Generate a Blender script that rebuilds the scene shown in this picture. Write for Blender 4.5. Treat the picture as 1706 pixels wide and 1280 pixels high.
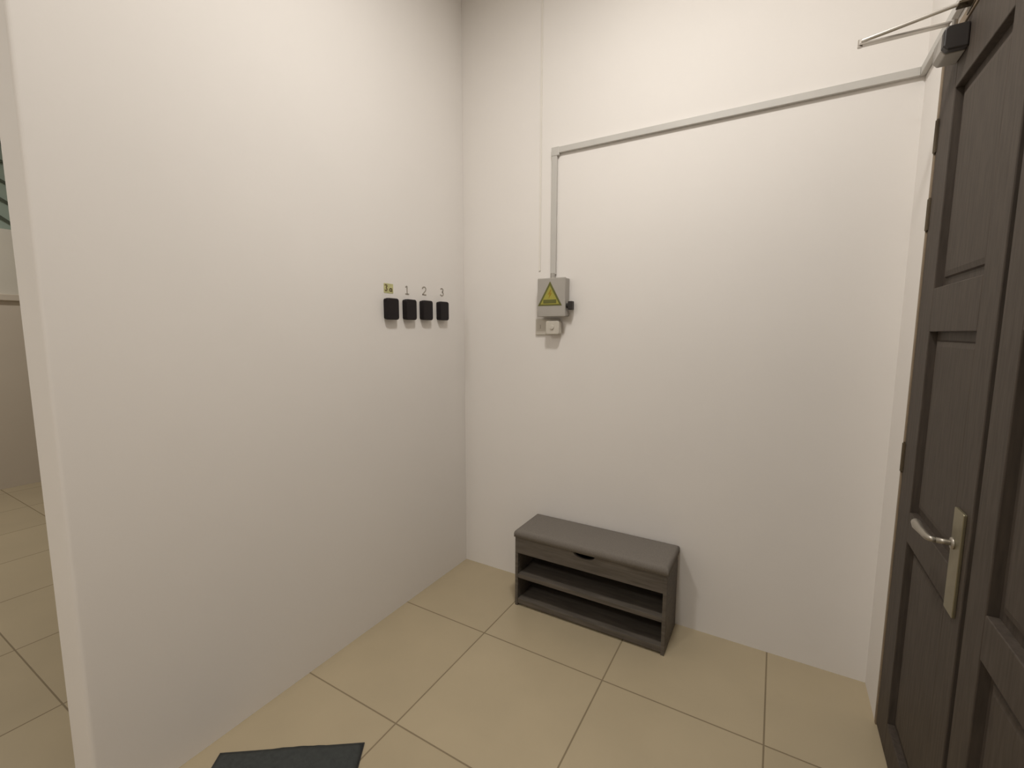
import bpy, bmesh, math, random
from mathutils import Vector, Matrix
random.seed(4)
PI = math.pi
for o in list(bpy.data.objects): bpy.data.objects.remove(o)
S = bpy.context.scene
C = S.collection

# ------------------------------------------------------------------ camera
cam_d = bpy.data.cameras.new('camera')
cam = bpy.data.objects.new('camera', cam_d); C.objects.link(cam)
cam_d.sensor_width = 36.0
cam_d.lens = 36.0 * 753.84 / 1706
cam_d.clip_start = 0.02
yaw, pit, rol = -0.5275, 0.1142, 0.0029
fwd = Vector((math.sin(yaw)*math.cos(pit), math.cos(yaw)*math.cos(pit), -math.sin(pit)))
rt0 = Vector((math.cos(yaw), -math.sin(yaw), 0)); up0 = rt0.cross(fwd)
rt = rt0*math.cos(rol) + up0*math.sin(rol); up = up0*math.cos(rol) - rt0*math.sin(rol)
M = Matrix((rt, up, -fwd)).transposed().to_4x4()
M.translation = Vector((1.6602, -2.2682, 1.4668))
cam.matrix_world = M
S.camera = cam

# ------------------------------------------------------------------ world, exposure
w = bpy.data.worlds.new('world'); S.world = w; w.use_nodes = True
w.node_tree.nodes['Background'].inputs[0].default_value = (0.02, 0.025, 0.03, 1)
w.node_tree.nodes['Background'].inputs[1].default_value = 1.0
S.view_settings.view_transform = 'Standard'
S.view_settings.look = 'None'
S.view_settings.gamma = 1.0
S.view_settings.use_curve_mapping = False
S.view_settings.exposure = 0.0

# ------------------------------------------------------------------ lights of the room and an added fill
LAMP_COL = (1.0, 0.97, 0.925)
ENTRY_LAMP = (1.24, -1.20, 27.5)          # x, y, watts
HALL_LAMP = (-3.4, -2.2, 34.0)
BACK_FILL = (0.0, -4.0, 32.0)  # added fill light behind the viewer, no lamp known there
H = 3.40                                 # ceiling height
W = 2.068                                # door wall
YE = -1.858                               # free end of the left wall

# ------------------------------------------------------------------ helpers
def mat(name, col, rough=0.6, metal=0.0, noise=0.0, nscale=20.0, bump=0.0, bscale=80.0, spec=0.5, stretch=None):
    m = bpy.data.materials.new(name); m.use_nodes = True
    nt = m.node_tree; b = nt.nodes['Principled BSDF']
    b.inputs['Roughness'].default_value = rough
    b.inputs['Metallic'].default_value = metal
    b.inputs['Specular IOR Level'].default_value = spec
    b.inputs['Base Color'].default_value = (*col, 1)
    tc = nt.nodes.new('ShaderNodeTexCoord')
    src = tc.outputs['Object']
    if stretch:
        mp = nt.nodes.new('ShaderNodeMapping'); mp.inputs['Scale'].default_value = stretch
        nt.links.new(src, mp.inputs[0]); src = mp.outputs[0]
    if noise:
        n = nt.nodes.new('ShaderNodeTexNoise'); n.inputs['Scale'].default_value = nscale
        n.inputs['Detail'].default_value = 5
        nt.links.new(src, n.inputs['Vector'])
        r = nt.nodes.new('ShaderNodeValToRGB')
        r.color_ramp.elements[0].position = .3; r.color_ramp.elements[1].position = .7
        r.color_ramp.elements[0].color = (*[c*(1-noise) for c in col], 1)
        r.color_ramp.elements[1].color = (*[min(1, c*(1+noise)) for c in col], 1)
        nt.links.new(n.outputs['Fac'], r.inputs[0]); nt.links.new(r.outputs[0], b.inputs['Base Color'])
    if bump:
        n = nt.nodes.new('ShaderNodeTexNoise'); n.inputs['Scale'].default_value = bscale
        n.inputs['Detail'].default_value = 4
        nt.links.new(src, n.inputs['Vector'])
        bp = nt.nodes.new('ShaderNodeBump'); bp.inputs['Strength'].default_value = bump
        bp.inputs['Distance'].default_value = 0.002
        nt.links.new(n.outputs['Fac'], bp.inputs['Height']); nt.links.new(bp.outputs[0], b.inputs['Normal'])
    return m

def floor_mat():
    m = bpy.data.materials.new('cream_porcelain_tile'); m.use_nodes = True
    nt = m.node_tree; L = nt.links; N = nt.nodes; b = N['Principled BSDF']
    tc = N.new('ShaderNodeTexCoord'); mp = N.new('ShaderNodeMapping')
    mp.inputs['Location'].default_value = (-0.5058, 0.5494, 0)
    L.new(tc.outputs['Object'], mp.inputs[0])
    br = N.new('ShaderNodeTexBrick')
    br.offset = 0; br.squash = 1
    br.inputs['Scale'].default_value = 1
    br.inputs['Brick Width'].default_value = .6; br.inputs['Row Height'].default_value = .6
    br.inputs['Mortar Size'].default_value = .0042; br.inputs['Mortar Smooth'].default_value = .6
    br.inputs['Bias'].default_value = 0
    br.inputs['Color1'].default_value = (.475, .395, .265, 1)
    br.inputs['Color2'].default_value = (.445, .368, .245, 1)
    br.inputs['Mortar'].default_value = (.235, .185, .115, 1)
    L.new(mp.outputs[0], br.inputs['Vector'])
    n = N.new('ShaderNodeTexNoise'); n.inputs['Scale'].default_value = 3.5; n.inputs['Detail'].default_value = 6
    L.new(tc.outputs['Object'], n.inputs['Vector'])
    mr = N.new('ShaderNodeMapRange'); mr.inputs[3].default_value = .90; mr.inputs[4].default_value = 1.08
    L.new(n.outputs['Fac'], mr.inputs[0])
    mx = N.new('ShaderNodeVectorMath'); mx.operation = 'SCALE'
    L.new(br.outputs['Color'], mx.inputs[0]); L.new(mr.outputs[0], mx.inputs['Scale'])
    L.new(mx.outputs[0], b.inputs['Base Color'])
    rr = N.new('ShaderNodeMapRange'); rr.inputs[3].default_value = .33; rr.inputs[4].default_value = .8
    L.new(br.outputs['Fac'], rr.inputs[0]); L.new(rr.outputs[0], b.inputs['Roughness'])
    b.inputs['Specular IOR Level'].default_value = .35
    bp = N.new('ShaderNodeBump'); bp.invert = True; bp.inputs['Strength'].default_value = .5
    bp.inputs['Distance'].default_value = .001
    L.new(br.outputs['Fac'], bp.inputs['Height']); L.new(bp.outputs[0], b.inputs['Normal'])
    return m

def link(name, bm, m, parent=None, bevel=0.0, seg=2, smooth=False):
    me = bpy.data.meshes.new(name)
    bmesh.ops.recalc_face_normals(bm, faces=bm.faces)
    bm.to_mesh(me); bm.free()
    if smooth:
        for p in me.polygons: p.use_smooth = True
    o = bpy.data.objects.new(name, me); C.objects.link(o)
    me.materials.append(m)
    if parent: o.parent = parent
    if bevel:
        b = o.modifiers.new('bevel', 'BEVEL'); b.width = bevel; b.segments = seg
        b.limit_method = 'ANGLE'; b.angle_limit = math.radians(40)
        b.harden_normals = False
    return o

def box(bm, x0, x1, y0, y1, z0, z1):
    vs = [bm.verts.new((x, y, z)) for x in (x0, x1) for y in (y0, y1) for z in (z0, z1)]
    for f in ((0,1,3,2), (4,6,7,5), (0,4,5,1), (2,3,7,6), (0,2,6,4), (1,5,7,3)):
        bm.faces.new([vs[i] for i in f])
def B(*a):
    bm = bmesh.new(); box(bm, *a); return bm
def boxes(*lst):
    bm = bmesh.new()
    for a in lst: box(bm, *a)
    return bm

def prism(bm, pts, d):
    """closed outline pts (3-D), extruded by vector d"""
    d = Vector(d)
    a = [bm.verts.new(p) for p in pts]; b = [bm.verts.new(Vector(p)+d) for p in pts]
    n = len(pts)
    bm.faces.new(a); bm.faces.new(b[::-1])
    for i in range(n): bm.faces.new((a[i], a[(i+1) % n], b[(i+1) % n], b[i]))
    return bm

def tube(bm, pts, rad, n=12, cap=True):
    pts = [Vector(p) for p in pts]
    if not isinstance(rad, (list, tuple)): rad = [rad]*len(pts)
    rings = []
    for i, p in enumerate(pts):
        t = (pts[min(i+1, len(pts)-1)] - pts[max(i-1, 0)]).normalized()
        ref = Vector((0, 0, 1)) if abs(t.z) < .9 else Vector((1, 0, 0))
        u = t.cross(ref).normalized(); v = t.cross(u)
        rings.append([bm.verts.new(p + (u*math.cos(2*PI*k/n) + v*math.sin(2*PI*k/n))*rad[i]) for k in range(n)])
    for a, b in zip(rings, rings[1:]):
        for k in range(n): bm.faces.new((a[k], a[(k+1) % n], b[(k+1) % n], b[k]))
    if cap: bm.faces.new(rings[0]); bm.faces.new(rings[-1][::-1])
    return bm

def bar(bm, p, q, wd, th, normal):
    """flat bar from p to q, width wd across, thickness th along normal"""
    p, q, nn = Vector(p), Vector(q), Vector(normal).normalized()
    t = (q-p).normalized(); s = t.cross(nn).normalized()*wd/2
    prism(bm, [p+s, q+s, q-s, p-s], nn*th)

def rrect(a0, a1, b0, b1, r, n=5):
    out = []
    for cx, cy, s in ((a1-r, b1-r, 0), (a0+r, b1-r, 1), (a0+r, b0+r, 2), (a1-r, b0+r, 3)):
        for k in range(n+1):
            t = (s + k/n)*PI/2; out.append((cx+r*math.cos(t), cy+r*math.sin(t)))
    return out

def thing(name, label, cat, loc=(0, 0, 0), rz=0, group=None):
    o = bpy.data.objects.new(name, None); C.objects.link(o)
    o.empty_display_size = .05
    o.location = loc; o.rotation_euler = (0, 0, rz)
    return tag(o, label, cat, group)
def tag(o, label, cat, group=None):
    o['label'] = label; o['category'] = cat
    if group: o['group'] = group
    return o
def struct(name, bm, m, **k):
    o = link(name, bm, m, **k); o['kind'] = 'structure'; return o

# ------------------------------------------------------------------ materials
M_wall = mat('white_wall_paint', (.80, .765, .728), .8, noise=.02, nscale=1.2, bump=.12, bscale=60, spec=.25)
M_hall = mat('hall_wall_paint', (.62, .58, .50), .8, noise=.03, nscale=1.5, spec=.2)
M_dado = mat('brown_hall_dado', (.58, .51, .42), .8, noise=.03, nscale=1.5, spec=.2)
M_ceil = mat('ceiling_paint', (.78, .75, .70), .85, noise=.02, nscale=2)
M_floor = floor_mat()
M_wood = mat('dark_stained_timber', (.070, .056, .045), .6, noise=.2, nscale=14, bump=.15, bscale=40, spec=.22, stretch=(6, 6, .6))
M_jamb = mat('painted_jamb', (.24, .18, .12), .6, noise=.1)
M_gap = mat('shadow_gap_seal', (.02, .018, .015), .8, noise=.1)
M_hinge = mat('dark_bronze', (.10, .075, .045), .5, .3, noise=.1)
M_plate = mat('aged_nickel_brass', (.27, .24, .16), .4, .75, noise=.08, nscale=30)
M_lever = mat('satin_nickel', (.40, .37, .32), .4, .8, noise=.05)
M_closer = mat('silver_grey_enamel', (.36, .34, .31), .45, .2, noise=.04)
M_arm = mat('zinc_plated_steel', (.55, .52, .48), .28, .85, noise=.05)
M_trunk = mat('grey_white_pvc', (.53, .51, .475), .5, noise=.03, nscale=8)
M_thin = mat('painted_over_pvc', (.76, .72, .66), .7, noise=.02)
M_bench = mat('grey_brown_laminate', (.115, .098, .080), .6, noise=.22, nscale=10, stretch=(.7, 5, 8), spec=.3)
M_benchin = mat('dark_hardboard', (.05, .042, .036), .85, noise=.15)
M_cush = mat('grey_woven_fabric', (.195, .175, .153), .95, noise=.12, nscale=260, bump=.5, bscale=500, spec=.1)
M_black = mat('black_plastic', (.013, .0095, .0105), .55, noise=.08, spec=.25)
M_knob = mat('black_knob_and_end_shade', (.018, .014, .012), .5, noise=.08)
M_steel = mat('grey_powder_coat', (.40, .375, .34), .5, .15, noise=.03)
M_yellow = mat('warning_yellow', (.35, .32, .05), .5, noise=.05)
M_green = mat('olive_border', (.12, .12, .022), .5, noise=.05)
M_orange = mat('bolt_amber', (.30, .20, .012), .5, noise=.05)
M_sock = mat('ivory_plastic', (.56, .52, .45), .4, noise=.03)
M_ink = mat('grey_numeral_ink', (.36, .32, .27), .7, noise=.05)
M_tag = mat('yellow_green_tag', (.52, .50, .24), .6, noise=.12, nscale=60)
M_tagink = mat('brown_tag_ink', (.17, .125, .055), .7, noise=.1)
M_mat = mat('charcoal_mat_pile', (.058, .062, .060), .98, noise=.10, nscale=60, bump=.6, bscale=180, spec=.1)
M_rubber = mat('black_rubber_edge', (.035, .035, .034), .9, noise=.1)
M_alu = mat('dark_green_metal', (.10, .12, .09), .5, .3, noise=.05)
M_glass = bpy.data.materials.new('green_tinted_glass'); M_glass.use_nodes = True
_b = M_glass.node_tree.nodes['Principled BSDF']
_b.inputs['Base Color'].default_value = (.42, .50, .42, 1); _b.inputs['Roughness'].default_value = .35
_b.inputs['Transmission Weight'].default_value = .25
_b.inputs['Alpha'].default_value = 1
M_emit = bpy.data.materials.new('lamp_diffuser'); M_emit.use_nodes = True
_b = M_emit.node_tree.nodes['Principled BSDF']
_b.inputs['Base Color'].default_value = (.9, .88, .84, 1)
_b.inputs['Emission Color'].default_value = (*LAMP_COL, 1); _b.inputs['Emission Strength'].default_value = 2.0

# ------------------------------------------------------------------ room shell
XF = -4.5                       # far wall of the hall behind the left wall
struct('floor', B(XF-.12, W+.15, -5.1, 2.1, -.06, 0), M_floor)
struct('ceiling', B(XF-.12, W+.15, -5.1, 2.1, H, H+.1), M_ceil)
struct('wall_back', B(-.12, W+.15, 0, .12, 0, H), M_wall)
# left wall: a thin partition whose free end has a rounded plaster arris
TH = .160
prof = [(0, -.0005), (-TH, -.0005), (-TH, YE+.006), (-TH+.002, YE+.002), (-TH+.006, YE)] + \
       [(-.012+.012*math.sin(t), YE+.012-.012*math.cos(t)) for t in [PI/2*k/6 for k in range(7)]]
struct('wall_left', prism(bmesh.new(), [(x, y, 0) for x, y in prof], (0, 0, H)), M_wall)
struct('wall_hall_end', B(XF-.12, -.159, 2.0, 2.12, 0, H), M_hall)
struct('wall_behind', B(XF-.12, W+.15, -5.12, -5.0, 0, H), M_wall)
# far hall wall: darker band below, plain above, window opening high up
WY0, WY1, WZ0 = -1.9, -.78, 2.36
WZ1 = 3.25
struct('wall_hall_far', boxes((XF-.12, XF, -5.0, 2.0, 0, WZ0), (XF-.12, XF, -5.0, WY0, WZ0, H),
       (XF-.12, XF, WY1, 2.0, WZ0, H), (XF-.12, XF, WY0, WY1, WZ1, H)), M_hall)
struct('trim_hall_dado', B(XF, XF+.02, -5.0, 2.0, 0.0, 1.74), M_dado)
struct('trim_hall_ledge', B(XF, XF+.05, -5.0, 2.0, 1.74, 1.80), M_dado, bevel=.006)
# right (door) wall
DY0, DY1, DZ = -.222, -1.585, 2.375     # opening
struct('wall_right', boxes((W, W+.15, DY0, 0, 0, H), (W, W+.15, DY1, DY0, DZ, H), (W, W+.15, -5.0, DY1, 0, H)), M_wall)
# faint uneven plaster fillet along the foot of the left wall
# hall window: frame, green glass, sunray grille
wn = bpy.data.objects.new('window_1', None); C.objects.link(wn); wn['kind'] = 'structure'; wn.location = (XF, WY0, WZ0)
def wlocal(bm):
    bmesh.ops.translate(bm, verts=bm.verts, vec=(-XF, -WY0, -WZ0)); return bm
link('window_pane', wlocal(B(XF-.07, XF-.064, WY0+.03, WY1-.03, WZ0+.03, WZ1-.03)), M_glass, wn)
link('window_frame', wlocal(boxes((XF-.10, XF-.03, WY0, WY1, WZ0, WZ0+.035), (XF-.10, XF-.03, WY0, WY1, WZ1-.035, WZ1),
     (XF-.10, XF-.03, WY0, WY0+.035, WZ0+.035, WZ1-.035), (XF-.10, XF-.03, WY1-.035, WY1, WZ0+.035, WZ1-.035))), M_hall, wn)
g = bmesh.new()
for (ya, za, yb, zb) in ((-.878, 3.161, -.868, 3.160), (-.892, 2.997, -.863, 2.99), (-.907, 2.827, -.868, 2.806),
                         (-.921, 2.662, -.861, 2.623), (-.935, 2.501, -.864, 2.447)):
    s = (zb-za)/(yb-ya)
    y1 = WY1-.004; y0 = max(WY0+.3, -1.45)
    z1 = za + s*(y1-ya); z0 = za + s*(y0-ya)*.75
    bar(g, (XF-.03, y0, min(z0, WZ1)), (XF-.03, ya, za), .022, .018, (1, 0, 0))
    bar(g, (XF-.03, ya, za), (XF-.03, y1, z1), .022, .018, (1, 0, 0))
link('window_grille', wlocal(g), M_alu, wn)

# ------------------------------------------------------------------ double door in the right wall
door = bpy.data.objects.new('door_1', None); C.objects.link(door); door['kind'] = 'structure'; door.location = (W, DY0, 0)
def dl(bm):
    bmesh.ops.translate(bm, verts=bm.verts, vec=(-W, -DY0, 0)); return bm
link('door_frame', dl(boxes((W-.002, W+.11, DY0-.016, DY0, 0, DZ), (W-.002, W+.11, DY1, DY1+.016, 0, DZ),
     (W-.002, W+.11, DY1+.016, DY0-.016, DZ-.03, DZ))), M_jamb, door, bevel=.002)
link('door_backing', dl(B(W+.075, W+.09, DY1+.016, DY0-.016, 0, DZ-.03)), M_gap, door)
TOP = 2.343
ROWS = ((.125, .785), (.885, 1.472), (1.605, 2.185))
def leaf(y_hi, y_lo, py_hi, py_lo):
    """framed leaf: stiles, rails and three recessed raised-field panels"""
    lf = bpy.data.objects.new('door_leaf', None); C.objects.link(lf); lf.parent = door; lf.location = (0, y_lo-DY0, 0)
    def ll(bm):
        bmesh.ops.translate(bm, verts=bm.verts, vec=(-W, -y_lo, 0)); return bm
    x0, x1 = W+.001, W+.045
    bx = [(x0, x1, py_hi, y_hi, .008, TOP), (x0, x1, y_lo, py_lo, .008, TOP)]
    zs = [.008] + [z for r in ROWS for z in r] + [TOP]
    for i in range(0, len(zs), 2): bx.append((x0, x1, py_lo, py_hi, zs[i], zs[i+1]))
    link('leaf_frame', ll(boxes(*bx)), M_wood, lf, bevel=.0025)
    for z0, z1 in ROWS:
        bm = bmesh.new()
        d = .021                                  # recess depth
        def ring(i, x):
            return [bm.verts.new(p) for p in ((x, py_lo+i, z0+i), (x, py_hi-i, z0+i), (x, py_hi-i, z1-i), (x, py_lo+i, z1-i))]
        rs = [ring(-.004, x0+d), ring(.026, x0+d), ring(.030, x0+d-.006), ring(.045, x0+d-.009)]
        for a, b in zip(rs, rs[1:]):
            for k in range(4): bm.faces.new((a[k], a[(k+1) % 4], b[(k+1) % 4], b[k]))
        bm.faces.new(rs[-1])
        bk = ring(-.004, x1-.004); bm.faces.new(bk[::-1])
        for k in range(4): bm.faces.new((rs[0][k], bk[k], bk[(k+1) % 4], rs[0][(k+1) % 4]))
        link('door_panel', ll(bm), M_wood, lf)
    return lf
lf1 = leaf(-.241, -.884, -.382, -.775)
lf2 = leaf(-.911, -1.566, -1.010, -1.440)
# meeting strip
link('meeting_bead', dl(B(W+.024, W+.06, -.9105, -.8845, .008, TOP)), M_gap, door)
for zc in (2.10, 1.855, 1.035):
    bm = bmesh.new(); y = -.2385
    tube(bm, [(W-.002, y, zc-.05), (W-.002, y, zc+.05)], .005, 12)
    tube(bm, [(W-.002, y, zc+.05), (W-.002, y, zc+.055)], [.0035, .0025], 12)
    tube(bm, [(W-.002, y, zc-.055), (W-.002, y, zc-.05)], [.0025, .0035], 12)
    box(bm, W-.001, W+.0005, y-.012, y, zc-.05, zc+.05)
    link('door_hinge', dl(bm), M_hinge, door)
# pull plate with lever handle
hd = bpy.data.objects.new('door_handle', None); C.objects.link(hd); hd.parent = door; hd.location = (0, -.825-DY0, .92)
def hl(bm):
    bmesh.ops.translate(bm, verts=bm.verts, vec=(-W, .825, -.92)); return bm
link('handle_plate', hl(prism(bmesh.new(), [(W+.001, y, z) for y, z in rrect(-.858, -.795, .785, 1.045, .004)], (-.007, 0, 0))),
     M_plate, hd, bevel=.0015)
bm = bmesh.new()
tube(bm, [(W-.005, -.815, .957), (W-.011, -.815, .957)], .014, 16)
tube(bm, [(W-.010, -.812, .957), (W-.036, -.806, .955)], .0068, 12)
tube(bm, [(W-.036, -.806, .955), (W-.046, -.798, .954), (W-.049, -.785, .953), (W-.050, -.74, .951), (W-.049, -.70, .949), (W-.046, -.672, .948)],
     [.0068, .0075, .0085, .0098, .0125, .0115], 12)
link('lever', hl(bm), M_lever, hd, smooth=True)
# ------------------------------------------------------------------ door closer
cl = thing('door_closer', 'silver grey door closer with two thin arms at the top of the dark door', 'door closer', (W, -.45, 2.28))
def cloc(bm):
    bmesh.ops.translate(bm, verts=bm.verts, vec=(-W, .45, -2.28)); return bm
bm = bmesh.new()
CP = ((W, 2.256), (W-.044, 2.256), (W-.054, 2.268), (W-.054, 2.312), (W-.046, 2.320), (W, 2.320))
prism(bm, [(x, -.449, z) for x, z in CP], (0, .079, 0))
link('closer_body', cloc(bm), M_closer, cl, bevel=.003)
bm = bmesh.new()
prism(bm, [(x, -.476, z) for x, z in CP], (0, .0265, 0))  # near end of the closer; the shadow around it is painted as black
e = link('shaded_end', cloc(bm), M_knob, cl, bevel=.004); e['label'] = 'dark end of the closer body with its shadow put into the colour'
bm = bmesh.new(); tube(bm, [(W-.026, -.415, 2.320), (W-.026, -.415, 2.357)], .011, 16)
link('spindle', cloc(bm), M_arm, cl)
bm = bmesh.new(); bar(bm, (W-.020, -.415, 2.350), (W-.243, -.417, 2.350), .020, .006, (0, 0, 1))
link('main_arm', cloc(bm), M_arm, cl, bevel=.001)
bm = bmesh.new(); tube(bm, [(W-.240, -.417, 2.347), (W-.240, -.417, 2.369)], .0065, 14)
link('elbow_joint', cloc(bm), M_arm, cl)
bm = bmesh.new(); tube(bm, [(W-.240, -.417, 2.364), (W-.12, -.452, 2.366), (W-.020, -.482, 2.368)], .0055, 10)
link('forearm', cloc(bm), M_arm, cl)
bm = bmesh.new(); box(bm, W-.004, W+.0005, -.53, -.44, 2.352, 2.384); box(bm, W-.034, W-.004, -.498, -.466, 2.360, 2.366)
tube(bm, [(W-.020, -.482, 2.356), (W-.020, -.482, 2.376)], .007, 12)
link('arm_bracket', cloc(bm), M_hinge, cl)

# ------------------------------------------------------------------ cable trunking
tr = thing('cable_trunking', 'grey white surface cable trunking running up from the switch box and across to the door', 'cable trunking', (.597, -.001, 1.79))
def tl(bm):
    bmesh.ops.translate(bm, verts=bm.verts, vec=(-.597, .001, -1.79)); return bm
TZ = 2.407; t2 = .015; TX = .600
def trunk_bm(kind):
    bm = bmesh.new()
    if kind == 'v': box(bm, TX-t2, TX+t2, -.017, -.001, 1.775, TZ-t2)
    if kind == 'h': box(bm, TX-t2, W-.018, -.017, -.001, TZ-t2, TZ+t2)
    if kind == 'd': box(bm, W-.018, W-.001, -.90, -.001, TZ-t2, TZ+t2)
    return bm
link('vertical_run', tl(trunk_bm('v')), M_trunk, tr, bevel=.0018)
link('horizontal_run', tl(trunk_bm('h')), M_trunk, tr, bevel=.0018)
link('run_over_door', tl(trunk_bm('d')), M_trunk, tr, bevel=.0018)
link('corner_elbow', tl(B(TX-t2-.002, TX+t2+.012, -.019, -.001, TZ-t2-.012, TZ+t2+.002)), M_trunk, tr, bevel=.0025)
bm = bmesh.new(); tube(bm, [(TX, -.0145, 1.7525), (TX, -.0145, 1.782)], .0125, 16)
link('cable_gland', tl(bm), M_steel, tr)
tag(link('cable_strip', B(.510, .519, -.005, -.0005, 1.80, H-.001), M_thin, bevel=.001),
    'thin painted-over strip running up the wall left of the cable trunking', 'cable strip')

# ------------------------------------------------------------------ isolator box with danger sign
bx_ = thing('isolator_box', 'grey metal electrical isolator box with a yellow warning triangle, below the trunking', 'electrical box', (.61, 0, 1.55))
def bl(bm):
    bmesh.ops.translate(bm, verts=bm.verts, vec=(-.61, 0, -1.55)); return bm
X0, X1, Z0, Z1, YF = .531, .694, 1.549, 1.752, -.062
link('box_body', bl(B(X0+.002, X1-.002, YF+.012, -.0005, Z0+.002, Z1-.002)), M_steel, bx_, bevel=.004, seg=3)
link('box_cover', bl(B(X0, X1, YF, YF+.011, Z0, Z1)), M_steel, bx_, bevel=.004, seg=3)
def tri(y, cx, zt, zb, hw, d):
    return prism(bmesh.new(), [(cx-hw, y, zb), (cx+hw, y, zb), (cx, y, zt)], (0, d, 0))
tx = .606
s1 = link('warning_sign', bl(tri(YF-.0012, tx, 1.734, 1.607, .070, .001)), M_green, bx_)
s1['label'] = 'yellow triangular warning sign with a lightning bolt and dark border'
link('yellow_field', bl(tri(YF-.0018, tx, 1.712, 1.6145, .0545, .0007)), M_yellow, s1)
bm = bmesh.new()
prism(bm, [(tx+dx, YF-.0024, 1.61+dz) for dx, dz in ((.004, .082), (-.012, .055), (-.002, .056), (-.007, .032), (.012, .063), (.003, .062), (.010, .080))], (0, .0005, 0))
link('lightning_bolt', bl(bm), M_orange, s1)
bm = bmesh.new(); box(bm, tx-.038, tx+.038, YF-.0024, YF-.0019, 1.619, 1.639)
link('caption_band', bl(bm), M_green, s1)
s1.parent = bx_
kn = bmesh.new()
tube(kn, [(X1-.003, -.036, 1.606), (X1+.010, -.036, 1.606)], .013, 16)
box(kn, X1+.010, X1+.034, -.052, -.020, 1.584, 1.629)
k = link('switch_knob', bl(kn), M_knob, bx_, bevel=.004, seg=3)
k['label'] = 'black switch knob on the right side'
for (a, b) in ((X0+.012, Z0+.012), (X1-.012, Z0+.012), (X0+.012, Z1-.012), (X1-.012, Z1-.012)):
    bm = bmesh.new(); tube(bm, [(a, YF-.001, b), (a, YF+.002, b)], .0035, 10)
    link('cover_screw', bl(bm), M_steel, bx_)

# ------------------------------------------------------------------ socket under the box with plug
so = thing('wall_socket', 'ivory wall socket plate tucked right below the grey electrical box', 'socket', (.575, 0, 1.44))
def sl(bm):
    bmesh.ops.translate(bm, verts=bm.verts, vec=(-.575, 0, -1.44)); return bm
link('socket_plate', sl(B(.495, .640, -.010, -.0005, 1.452, 1.540)), M_sock, so, bevel=.003)
bm = bmesh.new(); box(bm, .515, .527, -.0125, -.009, 1.487, 1.507)
link('rocker', sl(bm), M_sock, so, bevel=.001)
pg = thing('plug', 'ivory plug pushed into the wall socket below the electrical box', 'plug', (.615, -.010, 1.48))
bm = bmesh.new()
prism(bm, [(x, -.0505, z) for x, z in rrect(.577, .655, 1.455, 1.527, .010)], (0, .040, 0))
bmesh.ops.translate(bm, verts=bm.verts, vec=(-.615, .010, -1.48))
link('plug_body', bm, M_sock, pg, bevel=.004)
bm = bmesh.new(); tube(bm, [(.616, -.056, 1.493), (.616, -.050, 1.493)], [.010, .012], 14)
bmesh.ops.translate(bm, verts=bm.verts, vec=(-.615, .010, -1.48))
link('indicator', bm, M_sock, pg)

# ------------------------------------------------------------------ four black boxes on the left wall and their tags
def wall_box(y, z, label):
    t = thing('wall_box', label, 'box', (0, y, z), group='black boxes on the left wall')
    bm = bmesh.new(); prism(bm, [(.0005, a, b) for a, b in rrect(-.036, .036, -.050, .050, .010)], (.008, 0, 0))
    link('back_plate', bm, M_black, t)
    bm = bmesh.new(); prism(bm, [(.008, a, b) for a, b in rrect(-.0385, .0385, -.052, .052, .013, 7)], (.024, 0, 0))
    link('cover', bm, M_black, t, bevel=.005, seg=3)
    return t
wall_box(-.6235, 1.578, 'leftmost black rounded wall box, right under the yellow green tag')
wall_box(-.4950, 1.580, 'second black rounded wall box from the left, below the small numeral one')
wall_box(-.3665, 1.582, 'third black rounded wall box from the left, below the small numeral two')
wall_box(-.2275, 1.584, 'rightmost black rounded wall box, nearest the corner of the walls')
def glyph(name, label, strokes, y, z, m, wd=.006, cat='number tag'):
    bm = bmesh.new()
    for st in strokes:
        for (a, b), (c, d) in zip(st, st[1:]):
            bar(bm, (.0004, a, b), (.0004, c, d), wd, .0012, (1, 0, 0))
    bmesh.ops.translate(bm, verts=bm.verts, vec=(0, 0, 0))
    o = link(name, bm, m); o.location = (0, y, z)
    return tag(o, label, cat, 'number tags above the black boxes')
# +y runs to the right when facing the left wall
glyph('number_tag', 'small grey numeral one above the second black wall box from the left',
      [[(-.012, .014), (0, .020), (0, -.020)], [(-.014, -.020), (.014, -.020)]], -.495, 1.680, M_ink)
arc2 = [(-.014, .010)] + [(.0*0 + .014*math.cos(t), .010+.011*math.sin(t)) for t in [PI*(.85-.17*k) for k in range(6)]] + [(.010, .0), (-.014, -.020)]
glyph('number_tag', 'small grey numeral two above the third black wall box from the left',
      [arc2, [(-.014, -.020), (.016, -.020)]], -.3635, 1.686, M_ink)
arc3 = [(.012*math.cos(t)-.001, .010+.010*math.sin(t)) for t in [PI*(.85-.22*k) for k in range(7)]]
arc3b = [(.014*math.cos(t)-.001, -.010+.011*math.sin(t)) for t in [PI*(.45-.22*k) for k in range(7)]]
glyph('number_tag', 'small grey numeral three above the rightmost black wall box',
      [arc3, arc3b], -.2135, 1.691, M_ink)
tg = thing('paper_tag', 'small yellow green tag with brown lettering above the leftmost black box', 'tag', (0, -.6235, 1.679))
link('tag_sheet', prism(bmesh.new(), [(.0004, a, b) for a, b in rrect(-.032, .030, -.024, .022, .003)], (.001, 0, 0)), M_tag, tg)
bm = bmesh.new()
def st(pts, wd=.006):
    for (a, b), (c, d) in zip(pts, pts[1:]): bar(bm, (.0015, a, b), (.0015, c, d), wd, .0006, (1, 0, 0))
st([(-.026, .012), (-.018, .016), (-.010, .010), (-.018, .002), (-.010, -.006), (-.018, -.014), (-.026, -.010)])
st([(.020, .000), (.020, -.016)]); st([(.020, -.004), (.012, .000), (.004, -.006), (.008, -.014), (.020, -.012)])
link('tag_lettering', bm, M_tagink, tg)

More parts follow.
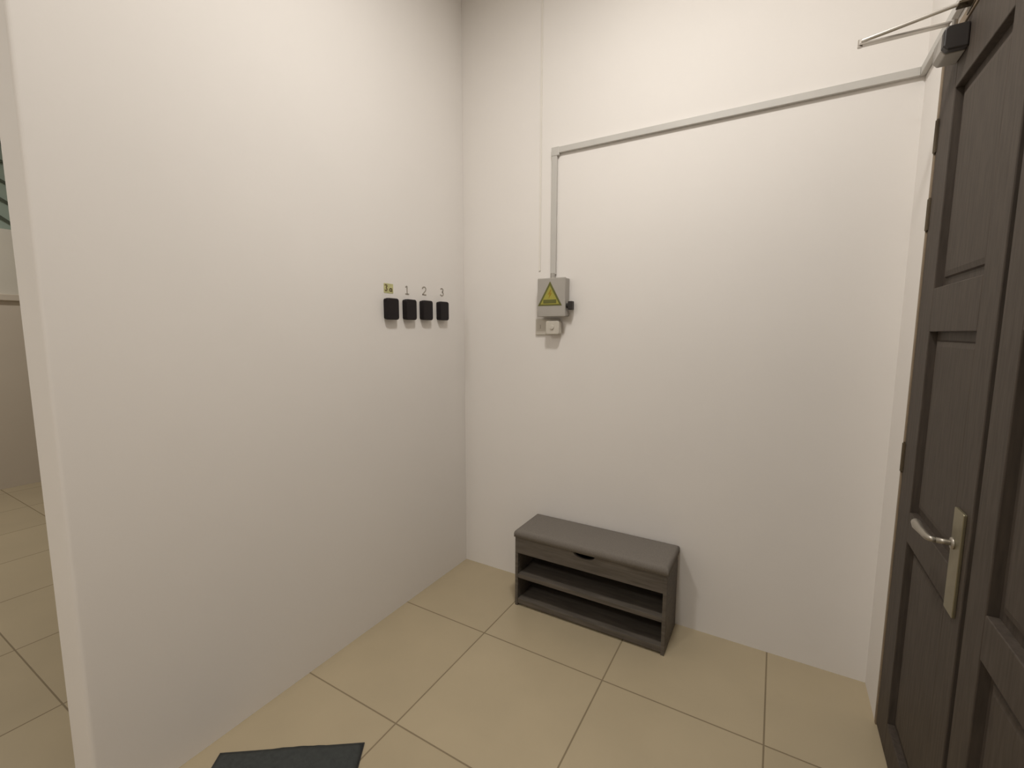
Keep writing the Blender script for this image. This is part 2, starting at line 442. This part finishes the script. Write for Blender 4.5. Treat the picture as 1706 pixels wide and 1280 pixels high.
# ------------------------------------------------------------------ shoe bench
sb = thing('shoe_bench', 'low grey brown shoe bench with padded grey lid and two open shelves by the wall', 'shoe bench', (.91, -.14, 0))
def sbl(bm):
    bmesh.ops.translate(bm, verts=bm.verts, vec=(-.91, .14, 0)); return bm
BX0, BX1, BY0, BY1 = .519, 1.301, -.270, -.012
sd = .016
link('side_panel', sbl(B(BX0, BX0+sd, BY0, BY1, 0, .385)), M_bench, sb, bevel=.001)
link('side_panel', sbl(B(BX1-sd, BX1, BY0, BY1, 0, .385)), M_bench, sb, bevel=.001)
link('back_panel', sbl(B(BX0+sd+.0005, BX1-sd-.0005, BY1-.006, BY1, .012, .384)), M_benchin, sb)
link('bottom_panel', sbl(B(BX0+sd+.0003, BX1-sd-.0003, BY0+.002, BY1-.0065, .012, .040)), M_bench, sb, bevel=.001)
link('shelf', sbl(B(BX0+sd+.0003, BX1-sd-.0003, BY0+.002, BY1-.0065, .158, .180)), M_bench, sb, bevel=.001)
link('compartment_floor', sbl(B(BX0+sd+.0003, BX1-sd-.0003, BY0+.017, BY1-.0065, .300, .308)), M_bench, sb)
# front panel with a shallow scooped finger hold in its top edge
fx0, fx1, fz0, fz1 = BX0+sd+.0003, BX1-sd-.0003, .298, .384
pts = [(fx0, fz0), (fx1, fz0), (fx1, fz1)]
cxh, hwid, dep = .906, .056, .026
for k in range(13):
    t = k/12*PI
    pts.append((cxh + hwid*math.cos(t), fz1 - dep*math.sin(t)))
pts.append((fx0, fz1))
bm = bmesh.new()
# built from vertical strips so that the scoop stays a clean concave cut
top = sorted(set([(round(p[0], 5), round(p[1], 5)) for p in pts if p[1] > fz0+.01]))
fa = []
for (xa, za), (xb, zb) in zip(top, top[1:]):
    prism(bm, [(xa, BY0+.001, fz0), (xb, BY0+.001, fz0), (xb, BY0+.001, zb), (xa, BY0+.001, za)], (0, .015, 0))
bmesh.ops.remove_doubles(bm, verts=bm.verts, dist=1e-5)
link('front_panel', sbl(bm), M_bench, sb)
# padded lid
bm = bmesh.new()
nx, ny = 26, 12
LX0, LX1, LY0, LY1 = BX0-.006, BX1+.006, BY0-.003, BY1+.006
def cz(u, v):
    e = min(u, 1-u)*(LX1-LX0); f = min(v, 1-v)*(LY1-LY0)
    r = .020
    a = 1 - max(0, 1-e/r)**2; b = 1 - max(0, 1-f/r)**2
    return .405 + .019*min(a, b)**.5 * 1.0 + .004*math.sin(PI*u)*math.sin(PI*v)
us = sorted(set([0, .003, .008, .014, .020] + [.03+.94*i/nx for i in range(nx+1)] + [.98, .986, .992, .997, 1]))
vs_ = sorted(set([0, .01, .025, .045, .07] + [.1+.8*i/ny for i in range(ny+1)] + [.93, .955, .975, .99, 1]))
grid = [[bm.verts.new((LX0+(LX1-LX0)*u, LY0+(LY1-LY0)*v, cz(u, v))) for v in vs_] for u in us]
for i in range(len(us)-1):
    for j in range(len(vs_)-1): bm.faces.new((grid[i][j], grid[i+1][j], grid[i+1][j+1], grid[i][j+1]))
edge = [grid[i][0] for i in range(len(us))] + [grid[-1][j] for j in range(1, len(vs_))] + \
       [grid[i][-1] for i in range(len(us)-2, -1, -1)] + [grid[0][j] for j in range(len(vs_)-2, 0, -1)]
low = [bm.verts.new((v.co.x, v.co.y, .3855)) for v in edge]
for i in range(len(edge)):
    j = (i+1) % len(edge); bm.faces.new((edge[i], edge[j], low[j], low[i]))
bm.faces.new(low[::-1])
link('cushion', sbl(bm), M_cush, sb, smooth=True)

# ------------------------------------------------------------------ mat
ang = math.atan2(.277, .393)
mt = thing('floor_mat', 'dark charcoal floor mat lying askew on the tiles', 'mat', (.40, -1.80, 0))
ux, uy = Vector((math.cos(ang), math.sin(ang), 0)), Vector((math.sin(ang), -math.cos(ang), 0))
c0 = Vector((.072, -1.551, 0))           # far left corner
wm, lm = .485, .72
bm = bmesh.new(); n1, n2 = 28, 40
def mp_(i, j):
    p = c0 + ux*(wm*i/n1) + uy*(lm*j/n2)
    p += uy*(.004*math.sin(i/n1*7+1)) if j == 0 else Vector()
    e = min(i, n1-i, j, n2-j)
    z = .009 + (.003 if e > 0 else -.002) + .0008*math.sin(i*1.7+j*2.3)
    return (p.x-.40, p.y+1.80, z)
gv = [[bm.verts.new(mp_(i, j)) for j in range(n2+1)] for i in range(n1+1)]
for i in range(n1):
    for j in range(n2): bm.faces.new((gv[i][j], gv[i+1][j], gv[i+1][j+1], gv[i][j+1]))
edge = [gv[i][0] for i in range(n1+1)] + [gv[-1][j] for j in range(1, n2+1)] + [gv[i][-1] for i in range(n1-1, -1, -1)] + [gv[0][j] for j in range(n2-1, 0, -1)]
low = [bm.verts.new((v.co.x, v.co.y, .0035)) for v in edge]
for i in range(len(edge)):
    j = (i+1) % len(edge); bm.faces.new((edge[i], edge[j], low[j], low[i]))
bm.faces.new(low[::-1])
link('pile', bm, M_mat, mt, smooth=True)
bm = bmesh.new()
cs = [c0 - ux*.004 - uy*.004, c0 + ux*(wm+.004) - uy*.004, c0 + ux*(wm+.004) + uy*(lm+.004), c0 - ux*.004 + uy*(lm+.004)]
prism(bm, [(p.x-.40, p.y+1.80, .0005) for p in cs], (0, 0, .003))
link('rubber_backing', bm, M_rubber, mt)

# ------------------------------------------------------------------ ceiling lamps and the added fill
def ceiling_lamp(name, label, x, y, watts, rad):
    t = thing(name, label, 'ceiling lamp', (x, y, H-.03))
    bm = bmesh.new(); tube(bm, [(0, 0, 0), (0, 0, .0299)], rad+.02, 40); link('lamp_rim', bm, M_sock, t)
    bm = bmesh.new(); tube(bm, [(0, 0, -.012), (0, 0, -.0005)], [rad*.96, rad], 40); link('lamp_diffuser', bm, M_emit, t)
    ld = bpy.data.lights.new(name+'_light', 'AREA'); ld.shape = 'DISK'; ld.size = rad*2
    ld.energy = watts; ld.color = LAMP_COL
    lo = bpy.data.objects.new(name+'_light', ld); C.objects.link(lo); lo.parent = t; lo.location = (0, 0, -.014)
ceiling_lamp('ceiling_lamp', 'round ceiling lamp above the shoe bench corner', *ENTRY_LAMP[:2], ENTRY_LAMP[2], .14)
ceiling_lamp('ceiling_lamp', 'round ceiling lamp in the hall beyond the left wall', *HALL_LAMP[:2], HALL_LAMP[2], .14)
ceiling_lamp('ceiling_lamp', 'added round fill lamp on the ceiling behind the viewer', *BACK_FILL[:2], BACK_FILL[2], .14)  # added to fill the lower walls, shaped like the other lamps
